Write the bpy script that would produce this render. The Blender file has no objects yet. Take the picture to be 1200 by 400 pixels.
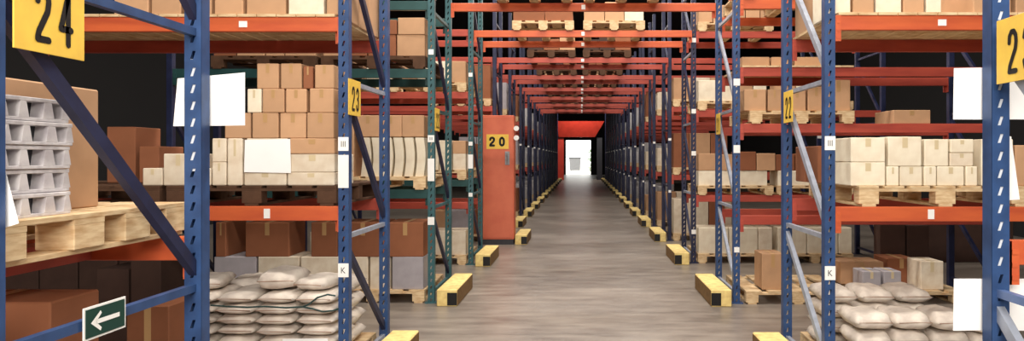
import bpy, math, random
from mathutils import Vector, Matrix
R = random.Random(7)
C = bpy.context.scene.collection
sc = bpy.context.scene
F = 805.0; VX, VY, CH = 681.0, 185.0, 1.68          # focal length in px, vanishing point, eye height

# ------------------------------------------------------------------ materials
def lin(c):
    return tuple(((v/255)/12.92 if v/255 <= .04045 else ((v/255+.055)/1.055)**2.4) for v in c)
MATS = {}
def mat(name, rgb, rough=.55, metal=0.0, var=.12, scale=18, rgb2=None, bump=0.0, rnd=0.0, spec=.4, stretch=(1,1,1), coat=0):
    m = bpy.data.materials.new(name); m.use_nodes = True
    nt = m.node_tree; b = nt.nodes['Principled BSDF']
    b.inputs['Roughness'].default_value = rough; b.inputs['Metallic'].default_value = metal
    b.inputs['Specular IOR Level'].default_value = spec
    tc = nt.nodes.new('ShaderNodeTexCoord'); mp = nt.nodes.new('ShaderNodeMapping')
    mp.inputs['Scale'].default_value = stretch
    n = nt.nodes.new('ShaderNodeTexNoise'); n.inputs['Scale'].default_value = scale; n.inputs['Detail'].default_value = 5
    nt.links.new(tc.outputs['Object'], mp.inputs[0]); nt.links.new(mp.outputs[0], n.inputs['Vector'])
    r = nt.nodes.new('ShaderNodeValToRGB')
    a = lin(rgb); c2 = lin(rgb2) if rgb2 else tuple(v*(1-var*2) for v in a)
    r.color_ramp.elements[0].position = .32; r.color_ramp.elements[1].position = .62
    r.color_ramp.elements[0].color = (*c2, 1); r.color_ramp.elements[1].color = (*a, 1)
    nt.links.new(n.outputs['Fac'], r.inputs[0])
    out = r.outputs[0]
    if rnd:
        oi = nt.nodes.new('ShaderNodeObjectInfo'); h = nt.nodes.new('ShaderNodeHueSaturation')
        mr = nt.nodes.new('ShaderNodeMapRange'); mr.inputs['To Min'].default_value = 1-rnd; mr.inputs['To Max'].default_value = 1+rnd
        nt.links.new(oi.outputs['Random'], mr.inputs[0]); nt.links.new(mr.outputs[0], h.inputs['Value'])
        nt.links.new(out, h.inputs['Color']); out = h.outputs[0]
    nt.links.new(out, b.inputs['Base Color'])
    if bump:
        bp = nt.nodes.new('ShaderNodeBump'); bp.inputs['Strength'].default_value = bump; bp.inputs['Distance'].default_value = .02
        nt.links.new(n.outputs['Fac'], bp.inputs['Height']); nt.links.new(bp.outputs[0], b.inputs['Normal'])
    MATS[name] = m; return m
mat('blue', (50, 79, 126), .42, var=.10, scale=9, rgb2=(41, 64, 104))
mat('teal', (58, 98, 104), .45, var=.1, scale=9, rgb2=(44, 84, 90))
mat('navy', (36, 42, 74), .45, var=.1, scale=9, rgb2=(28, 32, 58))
mat('galv', (168, 176, 192), .42, .25, var=.1, scale=14)
mat('strut_blue', (96, 120, 168), .4, var=.1, scale=12)
mat('orange', (208, 100, 58), .42, var=.05, scale=4, rgb2=(190, 84, 54), stretch=(.6, 1, 3))
mat('red', (186, 82, 66), .45, var=.06, scale=4, rgb2=(164, 68, 58), stretch=(.6, 1, 3))
mat('green_rail', (40, 78, 78), .45, var=.1, scale=6)
mat('white', (246, 246, 244), .6, var=.02, scale=8)
mat('paper', (250, 250, 250), .65, var=.015, scale=6)
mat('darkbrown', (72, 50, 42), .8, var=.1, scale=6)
mat('slot_light', (206, 212, 222), .5, var=.05)
mat('black', (14, 13, 14), .5, var=.1)
mat('yellow', (240, 202, 84), .5, var=.04, scale=10, rgb2=(230, 188, 80))
mat('guard', (240, 216, 142), .6, var=.1, scale=14, rgb2=(216, 186, 118))
mat('guard_shade', (128, 96, 52), .7, var=.15, scale=16)
mat('tan', (200, 158, 122), .75, var=.05, scale=7, rnd=.10, spec=.25)
mat('cream', (240, 230, 208), .7, var=.04, scale=8, rnd=.05, spec=.25, rgb2=(226, 212, 188))
mat('pale', (232, 220, 200), .7, var=.05, scale=8, rnd=.07, spec=.25, rgb2=(214, 196, 172))
mat('brown', (148, 94, 66), .75, var=.06, scale=6, rnd=.12, spec=.25)
mat('tape', (188, 150, 104), .3, var=.03, scale=8)
mat('paletape', (214, 196, 160), .3, var=.03, scale=8)
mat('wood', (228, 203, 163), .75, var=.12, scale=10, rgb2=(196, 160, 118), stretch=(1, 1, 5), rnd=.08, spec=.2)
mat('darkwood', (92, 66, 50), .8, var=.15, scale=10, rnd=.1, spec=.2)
mat('sack', (234, 224, 212), .8, var=.1, scale=9, rgb2=(204, 192, 182), bump=.5, rnd=.08, spec=.2)
mat('seam', (170, 140, 120), .8)
mat('greytray', (224, 220, 222), .6, var=.1, scale=14, rgb2=(186, 180, 186))
mat('greybox', (176, 170, 176), .7, var=.06, scale=9, rnd=.08)
mat('strap', (36, 66, 66), .5)
mat('cabinet', (216, 116, 86), .5, var=.05, scale=3, rgb2=(204, 102, 76))
mat('darkgrey', (56, 56, 62), .6)
mat('signgreen', (18, 62, 54), .5, var=.05)
mat('hood', (206, 62, 46), .55, var=.08, scale=3)
mat('leaf', (96, 140, 60), .7, var=.2, scale=20)
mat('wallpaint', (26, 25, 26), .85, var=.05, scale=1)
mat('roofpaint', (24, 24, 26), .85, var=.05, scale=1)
mat('ground', (230, 226, 214), .9, var=.05, scale=2)
mat('film', (206, 204, 206), .35, var=.12, scale=12, rgb2=(150, 146, 150), rnd=.25, bump=.4, stretch=(1, 1, .3))
mat('metalgrey', (150, 150, 154), .5, .3)

def floor_mat():
    m = bpy.data.materials.new('concrete'); m.use_nodes = True
    nt = m.node_tree; b = nt.nodes['Principled BSDF']; L = nt.links.new
    tc = nt.nodes.new('ShaderNodeTexCoord')
    n1 = nt.nodes.new('ShaderNodeTexNoise'); n1.inputs['Scale'].default_value = .9; n1.inputs['Detail'].default_value = 7; n1.inputs['Roughness'].default_value = .62
    mp = nt.nodes.new('ShaderNodeMapping'); mp.inputs['Scale'].default_value = (.5, 2.2, 1)
    n2 = nt.nodes.new('ShaderNodeTexNoise'); n2.inputs['Scale'].default_value = 3.5; n2.inputs['Detail'].default_value = 8
    L(tc.outputs['Object'], n1.inputs['Vector']); L(tc.outputs['Object'], mp.inputs[0]); L(mp.outputs[0], n2.inputs['Vector'])
    mx = nt.nodes.new('ShaderNodeMath'); mx.operation = 'ADD'; L(n1.outputs['Fac'], mx.inputs[0]); L(n2.outputs['Fac'], mx.inputs[1])
    hf = nt.nodes.new('ShaderNodeMath'); hf.operation = 'MULTIPLY'; hf.inputs[1].default_value = .5; L(mx.outputs[0], hf.inputs[0])
    r = nt.nodes.new('ShaderNodeValToRGB')
    r.color_ramp.elements[0].position = .36; r.color_ramp.elements[1].position = .64
    r.color_ramp.elements[0].color = (*lin((108, 99, 92)), 1); r.color_ramp.elements[1].color = (*lin((154, 144, 134)), 1)
    L(hf.outputs[0], r.inputs[0]); L(r.outputs[0], b.inputs['Base Color'])
    rr = nt.nodes.new('ShaderNodeMapRange'); rr.inputs['To Min'].default_value = .24; rr.inputs['To Max'].default_value = .46
    L(n2.outputs['Fac'], rr.inputs[0]); L(rr.outputs[0], b.inputs['Roughness'])
    bp = nt.nodes.new('ShaderNodeBump'); bp.inputs['Strength'].default_value = .12; bp.inputs['Distance'].default_value = .01
    L(n2.outputs['Fac'], bp.inputs['Height']); L(bp.outputs[0], b.inputs['Normal'])
    b.inputs['Specular IOR Level'].default_value = .5
    MATS['concrete'] = m
floor_mat()

# ------------------------------------------------------------------ mesh helpers
class MB:
    def __init__(s): s.v = []; s.f = []
    def poly(s, pts, faces):
        o = len(s.v); s.v += [tuple(p) for p in pts]; s.f += [tuple(i+o for i in f) for f in faces]; return s
    def box(s, x0, x1, y0, y1, z0, z1, b=0.0):
        if x0 > x1: x0, x1 = x1, x0
        if b <= 0:
            return s.poly([(x0,y0,z0),(x1,y0,z0),(x1,y1,z0),(x0,y1,z0),(x0,y0,z1),(x1,y0,z1),(x1,y1,z1),(x0,y1,z1)],
                          [(0,3,2,1),(4,5,6,7),(0,1,5,4),(1,2,6,5),(2,3,7,6),(3,0,4,7)])
        # chamfered box: 24 verts
        X=(x0,x1);Y=(y0,y1);Z=(z0,z1); idx={}; pts=[]
        for i in (0,1):
            for j in (0,1):
                for k in (0,1):
                    sx,sy,sz=(1-2*i)*b,(1-2*j)*b,(1-2*k)*b
                    for a,(dx,dy,dz) in enumerate(((0,sy,sz),(sx,0,sz),(sx,sy,0))):
                        idx[i,j,k,a]=len(pts); pts.append((X[i]+dx,Y[j]+dy,Z[k]+dz))
        g=lambda *q: idx[q]
        fs=[]
        fs+=[(g(0,0,0,0),g(0,0,1,0),g(0,1,1,0),g(0,1,0,0)),(g(1,0,0,0),g(1,1,0,0),g(1,1,1,0),g(1,0,1,0))]
        fs+=[(g(0,0,0,1),g(1,0,0,1),g(1,0,1,1),g(0,0,1,1)),(g(0,1,0,1),g(0,1,1,1),g(1,1,1,1),g(1,1,0,1))]
        fs+=[(g(0,0,0,2),g(0,1,0,2),g(1,1,0,2),g(1,0,0,2)),(g(0,0,1,2),g(1,0,1,2),g(1,1,1,2),g(0,1,1,2))]
        for j in (0,1):
            for k in (0,1): fs.append((g(0,j,k,1),g(1,j,k,1),g(1,j,k,2),g(0,j,k,2)))
        for i in (0,1):
            for k in (0,1): fs.append((g(i,0,k,0),g(i,1,k,0),g(i,1,k,2),g(i,0,k,2)))
        for i in (0,1):
            for j in (0,1): fs.append((g(i,j,0,0),g(i,j,1,0),g(i,j,1,1),g(i,j,0,1)))
        for i in (0,1):
            for j in (0,1):
                for k in (0,1): fs.append((g(i,j,k,0),g(i,j,k,1),g(i,j,k,2)))
        return s.poly(pts,fs)
    def bar(s, a, b, w, h, up=(1,0,0)):
        """square bar from a to b; w along 'up'-ish side, h across"""
        a=Vector(a); b=Vector(b); d=(b-a).normalized(); u=Vector(up); u=(u-d*u.dot(d)).normalized(); t=d.cross(u)
        pts=[]
        for p in (a,b):
            for su,st in ((-1,-1),(1,-1),(1,1),(-1,1)): pts.append(p+u*su*w/2+t*st*h/2)
        return s.poly(pts,[(0,3,2,1),(4,5,6,7),(0,1,5,4),(1,2,6,5),(2,3,7,6),(3,0,4,7)])
    def tube(s, pts, r, n=8):
        pts=[Vector(p) for p in pts]; rings=[]
        for i,p in enumerate(pts):
            d=(pts[min(i+1,len(pts)-1)]-pts[max(i-1,0)]).normalized()
            u=d.orthogonal().normalized() if i==0 else (pu-d*pu.dot(d)).normalized()
            pu=u; t=d.cross(u)
            rings.append([p+(u*math.cos(2*math.pi*k/n)+t*math.sin(2*math.pi*k/n))*r for k in range(n)])
        vs=[q for rg in rings for q in rg]; fs=[]
        for i in range(len(pts)-1):
            for k in range(n): fs.append((i*n+k,i*n+(k+1)%n,(i+1)*n+(k+1)%n,(i+1)*n+k))
        fs.append(tuple(range(n))[::-1]); fs.append(tuple((len(pts)-1)*n+k for k in range(n)))
        return s.poly(vs,fs)
    def mesh(s, name, m):
        me=bpy.data.meshes.new(name); me.from_pydata(s.v,[],s.f); me.validate()
        import bmesh
        bm=bmesh.new(); bm.from_mesh(me); bmesh.ops.recalc_face_normals(bm,faces=bm.faces); bm.to_mesh(me); bm.free()
        me.materials.append(MATS[m]); return me
    def build(s, name, m, parent=None): return obj(name, s.mesh(name, m), parent)
def obj(name, me, parent=None, loc=None, rz=0):
    o=bpy.data.objects.new(name,me); C.objects.link(o)
    if parent: o.parent=parent
    if loc: o.location=loc
    if rz: o.rotation_euler=(0,0,rz)
    return o
def tag(o, label, cat, group=None, kind=None):
    if label: o['label']=label
    if cat: o['category']=cat
    if group: o['group']=group
    if kind: o['kind']=kind
    return o
def empty(name, loc=(0,0,0), rz=0):
    o=bpy.data.objects.new(name,None); C.objects.link(o); o.location=loc; o.rotation_euler=(0,0,rz); o.empty_display_size=.1; return o
def dup(root, loc, rz=None, parent=None, label=None, group=None):
    c=root.copy(); C.objects.link(c)
    if parent is not None: c.parent=parent
    else:
        c.location=loc
        if rz is not None: c.rotation_euler=(0,0,rz)
        if label: c['label']=label
        if group: c['group']=group
    for ch in root.children: dup(ch, None, parent=c)
    return c
class Proto:
    """first placement moves the built thing, later ones copy it"""
    def __init__(s, make): s.make=make; s.src=None; s.used=False
    def put(s, loc, rz=0, label=None, group=None):
        if s.src is None: s.src=s.make()
        if not s.used:
            s.used=True; s.src.location=loc; s.src.rotation_euler=(0,0,rz)
            if label: s.src['label']=label
            if group: s.src['group']=group
            return s.src
        return dup(s.src, loc, rz, None, label, group)
def text_mesh(txt, w, h, m, name, bold=.0, ext=.0015):
    """text filled to w x h, centred, in the local XZ plane facing -Y"""
    cu=bpy.data.curves.new('lettering','FONT'); cu.body=txt; cu.size=1; cu.extrude=0; cu.offset=bold
    o=bpy.data.objects.new('lettering',cu); C.objects.link(o)
    dg=bpy.context.evaluated_depsgraph_get(); me=bpy.data.meshes.new_from_object(o.evaluated_get(dg))
    bpy.data.objects.remove(o); bpy.data.curves.remove(cu)
    xs=[v.co.x for v in me.vertices]; ys=[v.co.y for v in me.vertices]
    x0,x1,y0,y1=min(xs),max(xs),min(ys),max(ys)
    for v in me.vertices:
        v.co=Vector(((v.co.x-(x0+x1)/2)/(x1-x0)*w, 0, (v.co.y-(y0+y1)/2)/(y1-y0)*h))
    me.materials.clear(); me.materials.append(MATS[m]); me.name=name
    return me

GLYPH={'0':[[(.5,1),(.14,.9),(0,.7),(0,.3),(.14,.1),(.5,0),(.86,.1),(1,.3),(1,.7),(.86,.9),(.5,1)]],
 '1':[[(.2,.8),(.55,1),(.55,0)]],
 '2':[[(0,.74),(.06,.9),(.3,1),(.68,1),(.94,.9),(1,.74),(.9,.56),(.1,.14),(0,0),(1,0)]],
 '3':[[(0,.8),(.14,.95),(.5,1),(.88,.92),(1,.76),(.88,.6),(.45,.53),(.88,.46),(1,.25),(.88,.08),(.5,0),(.14,.05),(0,.2)]],
 '4':[[(.72,0),(.72,1),(0,.3),(1,.3)]]}
def glyph_mesh(ch, w, h, t, m, name='digit'):
    """a digit of stroke width t inside w x h, centred, facing -Y"""
    mb=MB(); W=w-t; H=h-t
    for line in GLYPH[ch]:
        p=[Vector((x*W-W/2,0,z*H-H/2)) for x,z in line]
        for a,b in zip(p,p[1:]):
            d=(b-a).normalized(); n_=Vector((d.z,0,-d.x))*t/2
            mb.poly([a-n_,b-n_,b+n_,a+n_],[(0,1,2,3)])
        for i_,a in enumerate(p):
            mb.poly([a+Vector((math.cos(k*math.pi/5)*t/2,-.0002,math.sin(k*math.pi/5)*t/2)) for k in range(10)],[tuple(range(10))])
    me=bpy.data.meshes.new(name); me.from_pydata(mb.v,[],mb.f); me.materials.append(MATS[m]); return me

def P(px, py, Y): return Vector(((px-VX)*Y/F, Y, CH-(py-VY)*Y/F))

# ------------------------------------------------------------------ layout
XL, XR, BAY, DEP = -1.73, 1.79, 3.02, 1.08
NROW = 17
LY = [1.95, 5.0, 7.92, 10.75] + [10.75+2.95*i for i in range(1, NROW-3)]
RY = [1.92, 4.94, 7.9, 10.92] + [10.92+2.95*i for i in range(1, NROW-3)]
ORD = ['first','second','third','fourth','fifth','sixth','seventh','eighth','ninth','tenth','eleventh','twelfth','thirteenth','fourteenth','fifteenth','sixteenth','seventeenth','eighteenth','nineteenth','twentieth']
SIDE = {'L':'red cabinet side', 'R':'grey brace side'}
def rowY(s,k): return (LY if s=='L' else RY)[k]
def X0(s): return XL if s=='L' else XR
def sg(s): return -1 if s=='L' else 1

# ------------------------------------------------------------------ the setting
def struct(name, mb, m):
    o=mb.build(name, m); o['kind']='structure'; return o
struct('floor', MB().box(-9.3, 9.3, -7, 68.3, -.2, 0), 'concrete')
struct('ceiling', MB().box(-9.3, 9.3, -7, 68.3, 7.4, 7.6), 'roofpaint')
struct('wall_left', MB().box(-9.5, -9.3, -7, 68.3, -.2, 7.6), 'wallpaint')
struct('wall_right', MB().box(9.3, 9.5, -7, 68.3, -.2, 7.6), 'wallpaint')
struct('wall_front', MB().box(-9.3, 9.3, -7.2, -7, -.2, 7.6), 'wallpaint')
DX0, DX1, DZ = -1.6, 1.05, 3.5
w=MB(); w.box(-9.3, DX0, 68.0, 68.3, 0, 7.4); w.box(DX1, 9.3, 68.0, 68.3, 0, 7.4); w.box(DX0, DX1, 68.0, 68.3, DZ, 7.4)
struct('wall_back', w, 'wallpaint')
d=MB(); d.box(DX0, DX0+.1, 67.92, 68.0, 0, DZ); d.box(DX1-.1, DX1, 67.92, 68.0, 0, DZ); d.box(DX0, DX1, 67.92, 68.0, DZ-.1, DZ)
struct('trim_1', d, 'darkgrey')
struct('ground_outside', MB().box(-30, 30, 68.3, 130, -.25, -.02), 'ground')

# red header over the far end of the aisle
h=empty('aisle_header', (0, 52.3, 0))
a=MB(); a.poly([(-1.8,-.9,4.42),(1.75,-.9,4.42),(1.75,.2,4.42),(-1.8,.2,4.42),(-1.7,-.3,3.25),(1.05,-.3,3.25),(1.05,.2,3.25),(-1.7,.2,3.25)],
    [(0,1,2,3),(4,7,6,5),(0,4,5,1),(1,5,6,2),(2,6,7,3),(3,7,4,0)]); a.build('header_panel','hood',h)
MB().box(-1.85,-1.32,-.1,.2,0,3.2).build('side_post','hood',h)
MB().box(1.2,1.6,-.1,.2,0,3.2).build('side_post','darkgrey',h)
tag(h,'red header panel with a red side post across the far aisle end','header panel')

# grey bin and shrub outside the far door
b=empty('waste_bin',(-.75,84,-.02))
t=MB(); t.poly([(-.62,-.5,.15),(.62,-.5,.15),(.62,.5,.15),(-.62,.5,.15),(-.72,-.6,1.6),(.72,-.6,1.6),(.72,.6,1.6),(-.72,.6,1.6)],[(0,3,2,1),(4,5,6,7),(0,1,5,4),(1,2,6,5),(2,3,7,6),(3,0,4,7)]); t.build('bin_body','metalgrey',b)
MB().box(-.76,.76,-.64,.64,1.6,1.72,.02).build('lid','darkgrey',b)
for sx in (-.5,.5): MB().tube([(sx,-.4,.08),(sx+.06,-.4,.08)],.08,12).build('wheel','black',b)
tag(b,'grey bin standing outside the bright far doorway','bin')
sh=empty('shrub',(1.25,82,-.02))
f=MB()
for i in range(420):
    a1=R.uniform(0,6.28); zz=R.uniform(.15,2.7); rr=R.uniform(.1,.6)*(1.1-abs(zz-1.4)/2.2)
    c=Vector((rr*math.cos(a1),rr*math.sin(a1),zz)); q=Vector((R.uniform(-1,1),R.uniform(-1,1),R.uniform(-.4,1))).normalized(); u=q.orthogonal().normalized(); s_=R.uniform(.07,.14)
    f.poly([c-u*s_*.5,c+q*s_,c+u*s_*.5,c-q*s_],[(0,1,2,3)])
f.build('foliage','leaf',sh); MB().tube([(0,0,0),(.03,.02,.8),(0,0,1.9)],.04,8).build('stem','brown',sh)
tag(sh,'green shrub growing outside beside the bright far doorway','shrub')

# ------------------------------------------------------------------ rack frames
FW, FD = .075, .07       # upright face width, depth
def upright_mb(H, slots):
    m=MB(); w2=FW/2
    if slots:
        pitch=.075; n=int(H/pitch); hw,hh=.007,.019
        for i in range(n):
            z0=i*pitch; z1=z0+pitch; c=(z0+z1)/2; sl=.006
            out=[(-w2,0,z0),(w2,0,z0),(w2,0,z1),(-w2,0,z1)]
            inn=[(-hw-sl,0,c-hh),(hw-sl,0,c-hh),(hw+sl,0,c+hh),(-hw+sl,0,c+hh)]
            m.poly(out+inn,[(0,1,5,4),(1,2,6,5),(2,3,7,6),(3,0,4,7)])
            m.poly([(p[0],.003,p[2]) for p in out+inn],[(4,5,1,0),(5,6,2,1),(6,7,3,2),(7,4,0,3)])
            m.poly([(p[0],yy,p[2]) for yy in (0,.003) for p in inn],[(0,1,5,4),(1,2,6,5),(2,3,7,6),(3,0,4,7)])
        for s_ in (-1,1):
            m.box(s_*w2-.0025 if s_>0 else -w2, w2 if s_>0 else -w2+.0025, .003, FD, 0, n*pitch)
            m.box(s_*w2, s_*(w2-.014), FD-.0025, FD, 0, n*pitch)
    else:
        m.box(-w2,w2,0,FD,0,H,.006)
    return m
def frame_proto(col, brace_col, strut_col, side, H, slots, stickers=(), DEP=1.08, slot_light_z=None):
    def make():
        root=empty('pallet_rack'); tag(root,'x','rack frame')
        um=upright_mb(H,slots).mesh('upright',col)
        ys=(0,DEP-FD)
        for y in ys: obj('upright',um,root,(0,y,0))
        pm=MB().box(-.07,.07,-.02,.09,0,.012).mesh('foot_plate',col)
        for y in ys: obj('foot_plate',pm,root,(0,y,0))
        if slot_light_z:
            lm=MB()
            lm.box(-.013,.013,.0045,.006,slot_light_z[0],slot_light_z[1])  # pale strip painted as the brightness showing through the slots
            o=obj('slot_light_strip',lm.mesh('slot_light_strip','slot_light'),root,(0,DEP-FD,0)); o['label']='pale strip painted as light through the slots'
        zs=[.12,1.10,2.24,3.38]+([4.40] if H>4.5 else [])
        sm=MB().bar((0,FD,0),(0,DEP-FD,0),.032,.034,(1,0,0)).mesh('strut',strut_col)
        for z in zs: obj('strut',sm,root,(0,0,z))
        for i in range(len(zs)-1):
            za,zb=zs[i]+.07,zs[i+1]-.07
            fz,rz=(zb,za) if side=='L' else (za,zb)
            MB().bar((0,FD*.7,fz),(0,DEP-FD*.7,rz),.034,.05,(1,0,0)).build('brace',brace_col,root)
        for (name,y,z,w_,h_,glyph) in stickers:
            st=MB().box(-w_/2,w_/2,y-.004,y-.0005,z-h_/2,z+h_/2).build('label_sticker','white',root); st['label']='white sticker on the upright'
            if glyph:
                g=obj('printed_mark',text_mesh(glyph,w_*.42,h_*.42,'black','printed_mark',.0),st,(0,y-.005,z))
        return root
    return Proto(make)
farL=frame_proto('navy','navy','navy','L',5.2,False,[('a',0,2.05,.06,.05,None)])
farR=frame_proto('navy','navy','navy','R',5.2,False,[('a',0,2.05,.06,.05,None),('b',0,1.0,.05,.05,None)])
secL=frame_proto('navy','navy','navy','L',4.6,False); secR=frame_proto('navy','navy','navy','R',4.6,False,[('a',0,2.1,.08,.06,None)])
near={
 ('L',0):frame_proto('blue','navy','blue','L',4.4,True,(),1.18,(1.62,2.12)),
 ('L',1):frame_proto('blue','navy','galv','L',4.4,True,[('a',0,1.78,.075,.10,'III'),('b',0,1.58,.076,.24,None),('c',0,.86,.076,.10,'K')]),
 ('L',2):frame_proto('teal','navy','teal','L',4.4,True,[('a',0,1.9,.075,.08,'III'),('b',0,1.54,.076,.26,None),('c',0,.95,.076,.09,None),('d',0,2.9,.06,.06,None)]),
 ('L',3):frame_proto('teal','navy','teal','L',4.6,True,[('a',0,1.62,.075,.22,None),('b',0,1.9,.06,.06,None),('c',0,2.98,.06,.06,None),('d',0,1.1,.06,.06,None)]),
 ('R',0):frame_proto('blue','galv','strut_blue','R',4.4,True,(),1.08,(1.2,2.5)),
 ('R',1):frame_proto('blue','galv','galv','R',4.4,True,[('a',0,1.785,.076,.10,'III'),('c',0,.85,.076,.10,'K')]),
 ('R',2):frame_proto('blue','galv','galv','R',4.4,True,[('a',0,2.55,.075,.08,None),('b',0,1.78,.075,.09,None),('c',0,.62,.06,.06,None)]),
 ('R',3):frame_proto('navy','navy','galv','R',4.6,True,[('a',0,3.55,.07,.07,None),('b',0,2.42,.07,.07,None),('c',0,1.75,.07,.07,None),('d',0,.5,.07,.07,None)]),
}
WORD={'blue':'blue','teal':'teal green','navy':'dark navy'}
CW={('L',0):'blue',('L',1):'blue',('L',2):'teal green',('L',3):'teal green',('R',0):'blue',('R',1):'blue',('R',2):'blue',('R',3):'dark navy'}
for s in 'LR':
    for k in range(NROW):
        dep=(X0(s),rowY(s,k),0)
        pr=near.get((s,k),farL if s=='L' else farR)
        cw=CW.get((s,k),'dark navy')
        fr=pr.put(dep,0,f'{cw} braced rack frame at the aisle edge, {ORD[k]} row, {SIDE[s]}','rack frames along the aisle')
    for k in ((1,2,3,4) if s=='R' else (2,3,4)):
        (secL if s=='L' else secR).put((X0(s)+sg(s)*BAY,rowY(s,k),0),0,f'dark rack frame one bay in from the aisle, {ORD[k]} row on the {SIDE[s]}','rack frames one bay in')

# ------------------------------------------------------------------ load rails
RH=.106; RD=.045
def rail_proto(col, length, sticker=None, conn=None, detail=True):
    def make():
        root=empty('rack_rail'); tag(root,'x','rack rail')
        L2=length/2-.0045
        m=MB(); m.box(-L2,L2,-RD/2,RD/2,-RH/2,RH/2,.004); m.build('rail_body',col,root)
        cm=MB(); cm.box(-.004,.004,-RD/2-.012,RD/2+.004,-.135,.052)
        cm.box(-.004,.036,-RD/2-.012,-RD/2-.004,-.135,.052)
        for q in (-.115,-.06,-.005): cm.box(.004,.03,-RD/2-.016,-RD/2-.012,q,q+.02)
        me=cm.mesh('end_connector',conn or col)
        obj('end_connector',me,root,(-L2,0,0)); obj('end_connector',me,root,(L2,0,0),math.pi)
        root.children[-1].scale=(1,-1,1)
        for (x,w_,h_) in (sticker or ()):
            o=MB().box(x-w_/2,x+w_/2,-RD/2-.004,-RD/2-.0005,-h_/2,h_/2).build('label_sticker','white',root); o['label']='white sticker'
        return root
    return Proto(make)
def rail_y(s,k,rear): return rowY(s,k)+((DEP+(.1 if (s,k)==('L',0) else 0))-FD/2 if rear else FD/2)
RL=BAY-FW-.004
rails={}
def rail(s,k,z,rear,col,level,bay=0,sticker=None):
    key=(s,col,str(sticker))
    if key not in rails: rails[key]=rail_proto(col,RL,sticker)
    x=X0(s)+sg(s)*(BAY*(bay+.5))
    cw={'orange':'orange','red':'red','green_rail':'dark green'}[col]
    where='rear' if rear else 'front'
    rails[key].put((x,rail_y(s,k,rear),z),0,f'{cw} {where} rail of the {level} shelf, {ORD[k]} row on the {SIDE[s]}','shelf rails of the racks')
L1,L2=1.272,2.655
def st(px,Y,s,w_=.045,h_=.06): return ((px-VX)*Y/F-(X0(s)+sg(s)*BAY*.5), w_, h_)
for s in 'LR':
    for k in range(0,9):
        if k==0:
            rail(s,0,L1,True,'orange','lower')
            continue
        if k==1:
            Y=rowY(s,1)
            rail(s,1,L1,False,'orange','lower',0,(st(312 if s=='L' else 1092,Y,s,.045,.07),))
            rail(s,1,L2,False,'orange','upper',0,(st(284 if s=='L' else 1105,Y,s,.06,.045),))
            rail(s,1,L1,True,'red','lower'); rail(s,1,L2,True,'red','upper')
            continue
        if (s,k)==('L',2): lv=[(1.26,'lower','green_rail'),(2.655,'middle','green_rail'),(3.44,'upper','green_rail')]
        elif (s,k)==('L',3): lv=[(.93,'lowest','red'),(1.28,'lower','green_rail'),(2.66,'middle','red'),(3.64,'upper','red')]
        elif (s,k)==('R',2): lv=[(.96,'lowest','red'),(2.02,'lower','red'),(2.67,'middle','red'),(3.45,'upper','orange')]
        elif (s,k)==('R',3): lv=[(1.03,'lowest','red'),(2.38,'middle','red'),(3.64,'upper','red')]
        else: lv=[(1.28,'lower','red'),(2.66,'middle','red'),(3.64,'upper','red')]
        for z,nm,col in lv:
            rail(s,k,z,False,col,nm); rail(s,k,z,True,col,nm)
# tunnel rails over the aisle
TL=(XR-XL)-FW-.004; TXC=(XL+XR)/2; TZ=3.64
tun=rail_proto('orange',TL,((0.0,.05,.06),)); tun2=rail_proto('red',TL,((0.0,.06,.06),))
for k in range(2,10):
    for rear in (False,True):
        y=(rail_y('L',k,rear)+rail_y('R',k,rear))/2
        (tun if k<4 else tun2).put((TXC,y,TZ),0,f'{"orange" if k<4 else "red"} {"rear" if rear else "front"} rail bridging the aisle overhead at the {ORD[k]} row','rails bridging the aisle')

# ------------------------------------------------------------------ guards
def mk_guard(flip):
    def make():
        g=empty('rack_guard'); tag(g,'x','rack guard')
        W,Lg,H=.23,1.10,.19
        MB().box(-W/2,W/2,0,Lg,0,H,.008).build('guard_block','guard',g)
        s_=-1 if flip else 1   # inner (aisle) side
        MB().box(s_*W/2*1.0,s_*.004,-.003,.0,.012,H-.035).build('black_stripe','black',g)['label']='black painted stripe'
        MB().box(s_*(W/2),s_*(W/2+.003),.01,Lg-.01,.01,H-.012).build('shaded_side','guard_shade',g)['label']='brown side plate, shade painted in'  # thin brown plate paints the shade on the aisle side
        return g
    return make
gL=Proto(mk_guard(False)); gR=Proto(mk_guard(True))
for s in 'LR':
    for k in range(1,NROW):
        if s=='L' and k==4: loc=(-1.16,13.25,0)
        else: loc=((-1.40-.115) if s=='L' else (1.465+.115), rowY(s,k)-.17, 0)
        (gL if s=='L' else gR).put(loc,0,f'yellow and black floor guard at the {ORD[k]} row frame on the {SIDE[s]}' if not (s=='L' and k==4) else 'yellow and black floor guard beside the red cabinet numbered 20','floor guards along the aisle')

# ------------------------------------------------------------------ signs and papers
def row_sign(num, side, yc, zc, w_=.29, h_=.265, label=''):
    x=(XL+.045) if side=='L' else (XR-.045)
    rz=math.pi/2 if side=='L' else -math.pi/2
    r=empty('row_sign',(x,yc,zc),rz)
    MB().box(-w_/2,w_/2,-.002,.003,-h_/2,h_/2,.001).build('sign_panel','yellow',r)
    for i,ch in enumerate(num):
        obj('digit',glyph_mesh(ch,.066,.182,.022,'black'),r,((-.035 if i==0 else .060),-.0035,-.01 if h_>.2 else 0))
    tag(r,label,'sign')
row_sign('24','L',2.183,2.14,label='yellow sign with black number 24 on the first blue frame')
row_sign('23','R',2.738,2.12,label='yellow sign with black number 23 beside the second white sheet')
row_sign('23','L',5.11,2.125,.27,label='yellow number sign seen edge on, on the blue frame before the teal frames')
row_sign('22','L',8.05,2.125,.25,label='yellow number sign seen edge on, on the first teal frame')
row_sign('22','R',5.79,2.11,.25,label='yellow number sign seen edge on, on the blue frame with grey braces')
row_sign('21','R',8.75,2.11,.25,label='yellow number sign seen edge on, on the second blue frame with grey braces')
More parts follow.
